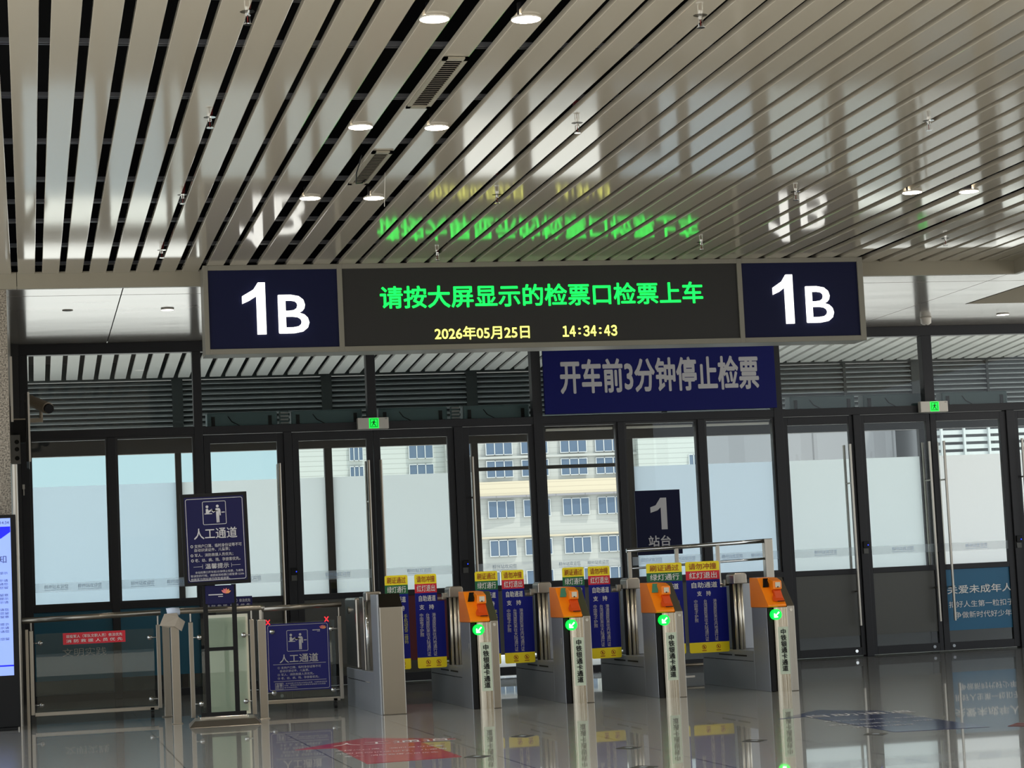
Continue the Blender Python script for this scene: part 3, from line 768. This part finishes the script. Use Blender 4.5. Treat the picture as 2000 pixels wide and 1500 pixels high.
# bare end unit
g = thing('ticket_gate', 'bare brushed steel end gate without reader, leftmost of the gate row', 'ticket gate', (3.355, 21.27, 0), local=True)
MB().extr([(0.02, 0, 0), (0.02, 0, 1.06), (0.02, .16, 1.19), (0.02, .42, 1.19), (0.02, .42, 0)], (.235, 0, 0)).build('front_body', 'steel', g, 0.008)
MB().extr([(.022, -.002, 1.062), (.022, .157, 1.194), (.252, .157, 1.194), (.252, -.002, 1.062)], (0, .003, -.003)).build('dark_cap', 'screen_off', g)
MB().box(0, .02, .02, .42, .0, 1.19).build('side_plate', 'steel_dark', g, 0.004)
MB().box(0, .255, .422, 2.3, 0, .41).build('rear_cabinet', 'steel_dark', g, 0.005)
MB().box(-.003, 0, .6, 2.2, .296, .303).build('cabinet_seam', 'chrome', g)
MB().box(0.0, .2, .95, 1.2, .41, 1.17).build('gate_pillar', 'steel', g, 0.008)
MB().box(0.0, .2, 1.5, 2.25, .41, 1.16).build('rear_pillar', 'steel', g, 0.02)
MB().box(.0, .16, .72, .92, 1.12, 1.22).build('gate_cap', 'steel', g, 0.015)
for x in (.02, .09): MB().tube([(x, .84, .41), (x, .84, 1.12)], .018, 10).build('flap_rod', 'chrome', g, smooth=True)
MB().tube([(-.02, 1.9, 1.03), (0, 1.9, 1.03)], .04, 14).build('side_cap', 'chrome', g)

lane_board(False, 3.657, 3.902, 3.60, 'blue lane board with yellow and green top, beside the bare end gate')
lane_board(True, 3.976, 4.212, 4.288, 'blue lane board with yellow and red top, left of the first orange gate')
lane_board(False, 4.63, 4.876, 4.58, 'blue lane board with yellow and green top, half behind the first orange gate')
lane_board(True, 4.921, 5.163, 5.249, 'blue lane board with yellow and red top, left of the second orange gate')
lane_board(False, 5.592, 5.832, 5.54, 'blue lane board with yellow and green top, half behind the second orange gate')
lane_board(True, 5.877, 6.118, 6.208, 'blue lane board with yellow and red top, left of the third orange gate')
lane_board(False, 6.533, 6.933, 6.52, 'wide blue lane board with yellow and green top, behind the third orange gate')
lane_board(True, 6.977, 7.36, 7.43, 'wide blue lane board with yellow and red top, left of the rightmost gate')

# ------------------------------------------------------------------ steel railing behind the gates
YR = 25.5
r = thing('guard_rail', 'steel guard rail with two pipes standing behind the right gates', 'railing', (8.0, YR, 0))
MB().tube([(7.13, YR, 1.565), (8.93, YR, 1.615)], .026, 12).build('top_pipe', 'chrome', r, smooth=True)
MB().tube([(7.15, YR, 1.345), (8.93, YR, 1.395)], .015, 10).build('lower_pipe', 'chrome', r, smooth=True)
MB().tube([(7.15, YR, .14), (8.93, YR, .14)], .02, 10).build('bottom_pipe', 'steel', r, smooth=True)
for x, h in ((7.16, 1.56), (7.765, 1.60), (8.295, 1.615)): MB().box(x-.022, x+.022, YR-.02, YR+.02, 0, h).build('post', 'steel', r, 0.004)
MB().box(8.893, 9.0, YR-.05, YR+.05, 0, 1.64).build('end_post', 'steel', r, 0.006)
MB().box(7.05, 7.9, YR-.06, YR+.06, 0, .012).build('foot', 'steel', r)

# ------------------------------------------------------------------ left barriers
def clamp(m, x, y, z, side):
    m.tube([(x+side*.085, y, z), (x, y, z)], .006, 8).tube([(x, y-.02, z), (x, y+.012, z)], [.026, .02], 14)
def caster(x, y, root):
    c = MB().box(x-.02, x+.02, y-.02, y+.02, .085, .11).tube([(x-.016, y, .04), (x+.016, y, .04)], .038, 14).build('caster', 'rubber', root)
def rolling_gate(name, label, Y, x0, x1, legs, glassx, caster_x, extra=None):
    r = thing(name, label, 'barrier', ((x0+x1)/2, Y, 0), 'rolling glass gates')
    MB().tube([(x0, Y, 1.085), (x1, Y, 1.105)], .03, 14).build('handrail', 'steel', r, smooth=True)
    for a in legs:
        MB().box(a-.02, a+.02, Y-.02, Y+.02, .1, .975).tube([(a, Y, .975), (a, Y, 1.07)], .010, 8).build('upright', 'steel', r, 0.003)
    MB().box(legs[0]+.02, legs[-1]-.02, Y-.02, Y+.02, .085, .125).build('bottom_bar', 'steel', r, 0.003)
    g0, g1 = glassx
    MB().box(g0, g1, Y-.005, Y+.005, .14, .94).build('glass_panel', 'glass_thin', r)
    m = MB()
    for z in (.845, .2):
        clamp(m, legs[0]+.09, Y-.01, z, -1); clamp(m, legs[-1]-.09, Y-.01, z, 1)
    m.build('glass_clamps', 'chrome', r, smooth=True)
    caster(caster_x, Y, r)
    return r
YG = 23.25
g1 = rolling_gate('rolling_gate', 'wheeled glass gate with red notice, left of the stand sign', YG, -.09, 1.345, (-.0, 1.312), (.045, 1.265), 1.23)
MB().box(-.06, -.03, YG-.02, YG+.02, 0, .99).build('hinge_post', 'steel', g1)
r = thing('notice_strip', 'red notice strip with two white lines stuck on the left glass gate', 'notice', (.65, YG-.012, .82))
MB().box(.325, .97, YG-.012, YG-.008, .815, .935).build('panel', 'red', r)
MB().text('现役军人（军队文职人员）依法优先', .648, .898, .034, .58, YG-.015, .003).text('消 防 救 援 人 员 优 先', .648, .85, .034, .58, YG-.015, .003).build('lettering', 'white', r)

YM = 21.9
r = thing('glass_barrier', 'fixed steel and glass barrier behind the stand sign', 'barrier', (1.85, YM, 0))
MB().tube([(1.40, YM, 1.112), (1.44, YM, 1.115), (2.26, YM, 1.115), (2.30, YM, 1.10)], .03, 14).build('handrail', 'steel', r, smooth=True)
for x in (1.40, 2.265):
    MB().box(x-.042, x+.042, YM-.04, YM+.04, 0, .99).tube([(x, YM, .99), (x, YM, 1.09)], .02, 10).box(x-.055, x+.055, YM-.055, YM+.055, 0, .008).build('main_post', 'steel', r, 0.004)
for x in (1.56, 2.17):
    MB().box(x-.022, x+.022, YM-.02, YM+.02, .05, 1.0).tube([(x, YM, 1.0), (x, YM, 1.09)], .01, 8).build('upright', 'steel', r, 0.003)
MB().box(1.64, 2.11, YM-.005, YM+.005, .09, 1.03).build('glass_panel', 'glass_thin', r)
m = MB()
for z in (.846, .186): clamp(m, 1.64, YM-.01, z, -1); clamp(m, 2.085, YM-.01, z, 1)
m.build('glass_clamps', 'chrome', r, smooth=True)
r = tag(MB().box(1.70, 2.135, YM+.03, YM+.045, .06, 1.06).build('backing_board', 'pale_board'), 'pale cream board behind the stand sign posts', 'board')
r = tag(MB().box(1.357, 1.435, 23.27, 23.33, 0, .99).box(1.33, 1.46, 23.24, 23.36, 0, .01).build('steel_post', 'steel', bevel=.004), 'square steel post behind the left end of the fixed glass barrier', 'post')

YN = 23.0
g2 = rolling_gate('rolling_gate', 'wheeled glass gate with blue notice board, right of the stand sign', YN, 2.36, 3.24, (2.40, 3.212), (2.44, 3.16), 3.14)
# pictogram of clerk and traveller
def pictogram(m, cx, cz_, s, y):
    m.outline(cx-s/2, cx+s/2, cz_-s/2, cz_+s/2, s*.06, s*.022, y)
    P = lambda pts: m.poly([(cx+u*s, y, cz_+v*s) for u, v in pts])
    m.disc(cx-.30*s, y, cz_+.27*s, s*.06); m.disc(cx+.14*s, y, cz_+.28*s, s*.06)
    P([(-.36, .17), (-.27, .19), (-.24, .1), (-.1, .17), (-.08, .13), (-.24, .0), (-.27, -.02), (-.36, -.02)])
    P([(-.42, -.05), (-.1, -.05), (-.1, -.01), (-.42, -.01)]); P([(.3, -.01), (.44, -.01), (.44, .03), (.3, .03)])
    P([(.06, .19), (.22, .19), (.26, .12), (.27, -.12), (.22, -.12), (.2, .08), (.2, -.42), (.15, -.42), (.14, -.1), (.13, -.42), (.08, -.42), (.07, .08), (-.04, .05), (-.13, .14), (-.15, .11), (-.05, .0), (.04, .05)])
def lotus(m, cx, cz_, s, y):
    for a, k_ in ((-50, 0), (-22, 0), (6, 0), (36, 1), (62, 1)):
        m.k = k_; ca, sa = math.cos(R(90-a)), math.sin(R(90-a))
        P = [(0, 0), (.45, .2), (.8, .13), (1, 0), (.8, -.13), (.45, -.2)]
        m.poly([(cx+s*(u*ca-v*sa), y-.0004*(a+60)/30, cz_+s*(u*sa+v*ca)) for u, v in P])
    m.k = 0
r = thing('notice_board', 'square blue manual lane notice board on the right wheeled glass gate', 'notice', (2.76, YN-.02, .21))
MB().box(2.428, 3.098, YN-.016, YN-.008, .212, .925).build('panel', 'notice_blue', r)
y = YN-.019
m = MB().outline(2.443, 3.083, .226, .911, .018, .004, y)
pictogram(m, 2.755, .74, .225, y)
m.text('人工通道', 2.765, .555, .088, .41, y, .006)
for z in (.494, .316): m.box(2.49, 3.05, y, y+.001, z, z+.004)
m.text('① 支持户口簿、临时身份证等不可', 2.765, .46, .026, .46, y).text('自动识读证件、儿童票。', 2.715, .425, .026, .31, y)
m.text('② 军人、消防救援人员优先。', 2.725, .387, .026, .385, y).text('③ 老、幼、病、残、孕旅客优先。', 2.752, .35, .026, .44, y)
m.outline(2.503, 2.59, .235, .302, .004, .003, y)
m.text('温馨\n提示', 2.546, .269, .055, .07, y, spacing=.85)
m.text('本站检票口开车前3分钟停止检票，为避免耽误您的', 2.835, .293, .014, .44, y).text('行程，请提前到检票口检票乘车或登录12306铁路', 2.82, .272, .014, .44, y).text('官方网站改签。', 2.67, .25, .014, .14, y)
m.build('lettering', 'letter_grey', r)
m = MB(); lotus(m, 3.03, .85, .045, y); m.build('lotus_emblem', ['pink', 'petal_orange'], r)
m = MB().box(2.92, 3.0, y, y+.001, .838, .846).box(2.97, 3.0, y, y+.001, .826, .831); m.build('emblem_line', 'letter_grey', r)
for x, z, tx in ((2.45, .945, 'upper left'), (3.075, .95, 'upper right')):
    m = MB(); y2 = YN-.02
    for s_ in (1, -1): m.extr([(x-.024, y2, z-.024*s_), (x-.016, y2, z-.028*s_), (x+.024, y2, z+.024*s_), (x+.016, y2, z+.028*s_)], (0, .008, 0))
    o = m.build('red_cross', 'led_red')
    tag(o, 'glowing red cross mark at the %s corner of the blue gate notice' % tx, 'light', 'red crosses')

# stand sign
r = thing('stand_sign', 'tall black stand with blue manual lane sign on chrome foot', 'sign', (1.80, 21.45, 0), local=True)
MB().hexa([(-.345, -.42, 0), (.35, -.42, 0), (.40, .3, 0), (-.30, .3, 0), (-.285, -.34, .06), (.29, -.34, .06), (.34, .24, .06), (-.24, .24, .06)]).build('foot', 'steel', r, 0.004)
MB().box(-.22, .25, -.16, .16, .06, .085).build('foot_plate', 'chrome', r, 0.004)
y0 = -.06
for x in (-.125, .155): MB().box(x-.022, x+.022, y0-.015, y0+.02, .07, 1.36).build('leg', 'black', r)
for c_ in ((-.2, .24, .085, .12), (-.11, .14, .715, .75)): MB().box(c_[0], c_[1], y0-.01, y0+.015, c_[2], c_[3]).build('cross_bar', 'black', r)
tilt = R(-1.0)
def tl(m, cx=0.0, cz_=1.36):
    c, s_ = math.cos(tilt), math.sin(tilt)
    m.v = [(cx+(a-cx)*c+(d-cz_)*s_, b_, cz_-(a-cx)*s_+(d-cz_)*c) for a, b_, d in m.v]
    return m
B0, B1 = -.325, .325
tl(MB().box(B0, B1, y0-.05, y0-.015, 1.36, 2.26)).build('board', 'black', r, 0.004)
pn = tl(MB().box(B0+.035, B1-.035, y0-.053, y0-.05, 1.395, 2.225)).build('blue_panel', 'sign_navy', r)
y = y0-.056
m = MB().outline(B0+.045, B1-.045, 1.405, 2.21, .02, .005, y)
pictogram(m, 0, 2.065, .23, y)
m.text('人工通道', .0, 1.865, .105, .42, y, .008)
m.text('◎ 支持户口簿、临时身份证等不可', 0, 1.745, .034, .5, y, .003).text('自动识读证件、儿童票；', -.04, 1.705, .034, .345, y, .003)
m.text('◎ 军人、消防救援人员优先；', -.045, 1.655, .034, .415, y, .003).text('◎ 老、幼、病、残、孕旅客优先。', -.01, 1.607, .034, .48, y, .003)
m.text('温馨提示', .0, 1.545, .05, .23, y, .006).box(-.23, -.14, y, y+.001, 1.543, 1.546).box(.14, .23, y, y+.001, 1.543, 1.546).box(-.143, -.14, y, y+.001, 1.525, 1.565).box(.14, .143, y, y+.001, 1.525, 1.565)
m.text('本站检票口开车前3分钟停止检票，为避免', .02, 1.488, .024, .47, y).text('耽误您的行程，请提前到检票口或登录12306', 0, 1.455, .024, .52, y).text('铁路官方网站进行改签或退票。', -.07, 1.422, .024, .38, y)
tl(m).build('lettering', 'letter_grey', pn)
lp_ = MB().box(-.125, .155, y0-.03, y0-.015, 1.175, 1.352).build('small_panel', 'sign_navy', r)
m = MB(); lotus(m, .075, 1.27, .055, y0-.034); m.build('lotus_emblem', ['pink', 'petal_orange'], lp_)
MB().box(-.095, .045, y0-.033, y0-.031, 1.258, 1.268).box(.0, .045, y0-.033, y0-.031, 1.24, 1.247).build('emblem_line', 'letter_grey', lp_)

r = thing('notice_strip', 'small dark purple notice with two white lines above the middle handrail', 'notice', (2.02, YM+.05, 1.1))
MB().box(1.70, 2.19, YM+.05, YM+.065, 1.1, 1.235).build('panel', 'sign_navy', r)
MB().text('现役军人（军队文职人员）依法优先', 1.945, 1.195, .034, .45, YM+.047).text('消 防 救 援 人 员 优 先', 1.945, 1.145, .034, .45, YM+.047).build('lettering', 'letter_grey', r)

# cloth over the end of the middle rail
r = thing('cloth', 'folded beige cloth with white lining draped over the left end of the middle handrail', 'cloth', (1.40, 21.8, .92))
Yc = 21.815
P = [at(u, v, Yc) for u, v in ((321, 1199), (312, 1222), (328, 1226), (341, 1224), (355, 1233), (362, 1214), (349, 1205), (346, 1197))]
MB().extr([(p.x, Yc+.012*(q % 3), p.z) for q, p in enumerate(P)], (0, .012, 0)).build('front_flap', 'cloth', r, 0.003)
n_ = 9; m = MB()
for q in range(n_):
    a = R(-60+q*240/(n_-1))
    for x, k_ in ((1.325, .036), (1.39, .042), (1.455, .038)): m.v.append((x+.004*math.sin(q), YM-k_*math.cos(a), 1.112+k_*math.sin(a)*1.05))
for q in range(n_-1):
    for c_ in range(2): m.face((q*3+c_, q*3+c_+1, q*3+c_+4, q*3+c_+3))
o = m.build('white_fold', 'cloth_white', r, smooth=True); sd = o.modifiers.new('solid', 'SOLIDIFY'); sd.thickness = .005

# ------------------------------------------------------------------ left edge: totem screen, wall monitor, camera
r = thing('information_totem', 'black standing information screen with pale blue page at the left edge', 'screen', (-.55, 22.5, 0))
xr = -.125
MB().box(xr-.85, xr, 22.5, 22.62, .03, 2.17).box(xr-.80, xr-.03, 22.46, 22.7, 0, .03).build('body', 'black', r, 0.006)
s_ = MB().box(xr-.81, xr-.052, 22.494, 22.5, .55, 2.135).build('screen', 'screen_blue', r)
MB().poly([(xr-.81, 22.492, 2.05), (xr-.81, 22.492, 1.82), (xr-.3, 22.492, 1.87), (xr-.15, 22.492, 1.93), (xr-.055, 22.492, 1.995), (xr-.055, 22.492, 2.05)]).box(xr-.81, xr-.052, 22.492, 22.493, .64, .655).build('page_header', 'screen_deep', s_)
m = MB().text('14:34', xr-.11, 2.09, .03, .085, 22.491)
m.text('旅客须知', xr-.28, 1.72, .08, .36, 22.491)
zz = 1.58
for q in range(14):
    m.text('铁路车站旅客乘车须知温馨提示请您留意'[q % 5:q % 5+14], xr-.4, zz, .026, .62, 22.491); zz -= .036 if q % 3 else .075
m.build('page_text', 'screen_text', s_)

r = thing('wall_monitor', 'thin black wall monitor seen edge-on with pale rim, upper left', 'monitor', (.03, 24, 2.8))
MB().box(.0, .028, 24.0, 25.2, 2.80, 3.55).build('body', 'black', r, 0.004)
MB().box(.027, .048, 23.98, 24.0, 2.80, 3.56).box(.027, .034, 24, 25.2, 2.79, 2.80).build('rim', 'plastic_white', r)
MB().box(-.14, .0, 24.5, 24.7, 3.05, 3.30).box(-.165, -.14, 24.4, 24.9, 2.85, 3.45).build('bracket', 'alu_dark', r)
r = thing('security_camera', 'beige bullet security camera on an arm beside the edge-on monitor', 'camera', (.1, 25.6, 3.3))
MB().tube([(.06, 26.1, 3.66), (.26, 25.6, 3.52)], .068, 14).build('body', 'beige', r, smooth=False)
MB().tube([(.261, 25.597, 3.519), (.274, 25.56, 3.508)], .056, 14).build('lens', 'black', r)
MB().box(-.16, .2, 25.75, 25.8, 3.37, 3.42).tube([(.18, 25.8, 3.4), (.18, 25.82, 3.56)], .02, 8).build('arm', 'beige', r)
r = thing('junction_box', 'small grey wall box with black holes below the wall monitor', 'box', (-.1, 24.2, 2.78))
MB().box(-.165, -.06, 24.3, 24.34, 2.80, 3.12).build('body', 'grey', r, 0.004)
m = MB()
for z in (2.86, 2.96, 3.04): m.tube([(-.10, 24.295, z), (-.10, 24.3, z)], .025, 10)
m.build('holes', 'black', r)
tag(MB().box(-.15, -.125, 23.5, 23.55, 3.2, 3.9).build('cable_duct', 'plastic_white'), 'white vertical cable duct on the granite corner above the wall monitor', 'duct')
tag(MB().box(-.06, -.03, YF-.02, YF, 2.72, 2.78).tube([(-.045, YF-.01, 2.64), (-.045, YF-.01, 2.72)], .007, 6).build('cable_end', 'plastic_white'), 'small white plug hanging on the dark jamb below the monitor', 'plug')

# ------------------------------------------------------------------ floor stickers and plates
def decal(name, label, px, m, lines, mlet):
    r = thing(name, label, 'floor sticker', flo(*px[0]))
    P = [flo(*p) for p in px]
    MB().extr([(p.x, p.y, .001) for p in P], (0, 0, .0012)).build('film', m, r)
    mb = MB()
    for body, c, h_, w_, ux in lines:
        c_ = flo(*c); a = R(ux)
        u = Vector((math.cos(a), math.sin(a), 0)); v = Vector((-math.sin(a), math.cos(a), 0))
        mb.text(body, 0, 0, h_, w_, xf=lambda p, q, c_=c_, u=u, v=v: (c_.x+u.x*p+v.x*q, c_.y+u.y*p+v.y*q, .0035))
    mb.build('lettering', mlet, r)
decal('floor_arrow', 'red arrow sticker with white writing on the shiny floor', ((576, 1465), (712, 1442), (890, 1443), (820, 1449), (902, 1478), (717, 1492), (655, 1461)), 'decal_red',
      [('人工通道', (765, 1450), .3, .95, -8), ('支持户口簿、临时身份证等', (760, 1462), .09, .85, -8), ('不可自动识读证件、儿童票', (765, 1468), .09, .85, -8), ('军人、消防救援人员优先', (765, 1474), .09, .7, -8)], 'letter_grey')
decal('floor_arrow', 'dull blue arrow sticker with white writing on the floor, right of the gates', ((1519, 1405), (1597, 1387), (1727, 1389), (1822, 1404), (1934, 1420), (1747, 1430), (1575, 1400)), 'decal_blue',
      [('自助通道', (1680, 1395), .3, .9, -8), ('支持二代身份证、港澳居民', (1710, 1405), .1, .85, -8), ('来往内地通行证、护照', (1720, 1412), .1, .85, -8), ('请刷证通过', (1725, 1418), .1, .5, -8)], 'letter_grey')
for px, tx in (((1711, 1434), 'below the blue arrow'), ((1228, 1461), 'before the third orange gate'), ((1474, 1447), 'before the rightmost gate'), ((1021, 1438), 'before the first orange gate'), ((1257, 1499), 'at the bottom edge of the picture'), ((932, 1478), 'right of the red arrow')):
    c = flo(*px)
    r = thing('floor_plate', 'small dark square plate set in the floor, ' + tx, 'floor plate', (c.x, c.y, 0), 'floor plates', local=True)
    MB().extr([(.1, 0, .001), (0, .14, .001), (-.1, 0, .001), (0, -.14, .001)], (0, 0, .002)).build('plate', 'drain', r)
    MB().extr([(.03, 0, .003), (0, .04, .003), (-.03, 0, .003), (0, -.04, .003)], (0, 0, .002)).build('cap', 'steel_dark', r)
c = flo(1992, 1417)
tag(MB().extr([(c.x-.1, c.y, .001), (c.x+.1, c.y-.25, .001), (c.x+.3, c.y, .001), (c.x+.1, c.y+.25, .001)], (0, 0, .0012)).build('floor_sticker', 'panel_maroon'), 'corner of a dark red floor sticker at the right edge', 'floor sticker')

# ------------------------------------------------------------------ buildings across the tracks
YB = 180.0
b = thing('apartment_building', 'long pale building with rows of triple windows seen through the clear panes', 'building', (44, YB, 0))
def yb(x): return YB+0.006*(x-44.5)**2
m = MB()
for i in range(20):
    xa, xb_ = 34.9+i*.84, 34.9+(i+1)*.84
    m.hexa([(xa, yb(xa), 0), (xb_, yb(xb_), 0), (xb_, YB+12, 0), (xa, YB+12, 0), (xa, yb(xa), 19), (xb_, yb(xb_), 19), (xb_, YB+12, 19), (xa, YB+12, 19)])
m.build('bay_wall', 'wall_pale', b)
for za, zb_, pr, mm in ((8.61, 9.84, .35, 'cream'), (12.05-.25, 12.05-.05, .3, 'wall_pale'), (5.0, 5.15, .25, 'cream'), (8.45, 8.62, .45, 'wall_grey')):
    m = MB()
    for i in range(20):
        xa, xb_ = 34.9+i*.84, 34.9+(i+1)*.84
        m.hexa([(xa, yb(xa)-pr, za), (xb_, yb(xb_)-pr, za), (xb_, yb(xb_), za), (xa, yb(xa), za), (xa, yb(xa)-pr, zb_), (xb_, yb(xb_)-pr, zb_), (xb_, yb(xb_), zb_), (xa, yb(xa), zb_)])
    m.build('band', mm, b)
def bwin(xc0, xc1, z0, z1, y, n_=3):
    f = MB().frame(xc0, xc1, z0, z1, .06, y-.1, y+.05)
    for q in range(1, n_): f.box(xc0+(xc1-xc0)*q/n_-.035, xc0+(xc1-xc0)*q/n_+.035, y-.1, y+.05, z0, z1)
    f = f.build('window', 'frame_white', b)
    MB().box(xc0+.03, xc1-.03, y-.06, y-.04, z0+.03, z1-.03).build('pane', 'pane_blue', f)
for x0, x1 in ((35.2, 37.4), (38.3, 40.65), (41.36, 43.75), (44.83, 47.2), (47.98, 50.32)):
    for z0, z1 in ((12.12, 13.5), (10.19, 11.64), (6.73, 8.22), (3.46, 4.86), (.6, 2.2)): bwin(x0, x1, z0, z1, yb((x0+x1)/2)-.12)
MB().box(51.7, 64.8, YB-.5, YB+12, 0, 19).build('siding_wing', 'siding', b)
for x0, x1 in ((56.2, 57.1), (58.87, 60.0)): bwin(x0, x1, 10.25, 11.6, YB-.55, 2)
MB().box(64.8, 67.0, YB+.5, YB+12, 0, 19).build('link', 'wall_pale', b)
for z0, z1 in ((12.4, 14.4), (10.6, 12.1)): bwin(65.0, 66.7, z0, z1, YB+.45, 2)
MB().box(20, 34.9, YB+1.2, YB+12, 0, 19).build('left_wing', 'siding', b)
for x0, x1 in ((26.7, 27.9), (31.8, 33.95)):
    for z0, z1 in ((12.1, 13.5), (10.4, 11.64)): bwin(x0, x1, z0, z1, YB+1.1)
b = thing('pale_backdrop', 'pale blue backdrop wall added across the tracks, behind the left panes', 'building', (12, 90, 0))
MB().box(-8, 11.0, 90, 100, 0, 9).build('wall', 'wall_blue', b)  # invented block; its pale blue stands in for the hazy view outside
b = thing('panel_building', 'grey panel-clad building behind the right doors', 'building', (26, 62, 0))
MB().box(22.45, 26.1, 62, 70, 0, 9).build('wall', 'wall_grey', b)
b = thing('louvred_building', 'white louvre-clad building behind the rightmost door', 'building', (30, 60, 0))
MB().box(26.7, 40, 60.4, 68, 0, 9).build('wall', 'wall_grey', b)
m = MB()
for j in range(40): m.box(26.7, 40, 60.1, 60.35, .2+.22*j, .33+.22*j)
m.build('louvres', 'frame_white', b)
m = MB()
for x in (26.72, 27.45, 28.25, 29.05): m.box(x, x+.06, 60.0, 60.1, 0, 9)
m.build('battens', 'frame_white', b)
for o in list(sc.objects):
    if o.type == 'MESH' and o.parent is None and 'label' not in o and 'kind' not in o: print('UNTAGGED', o.name)
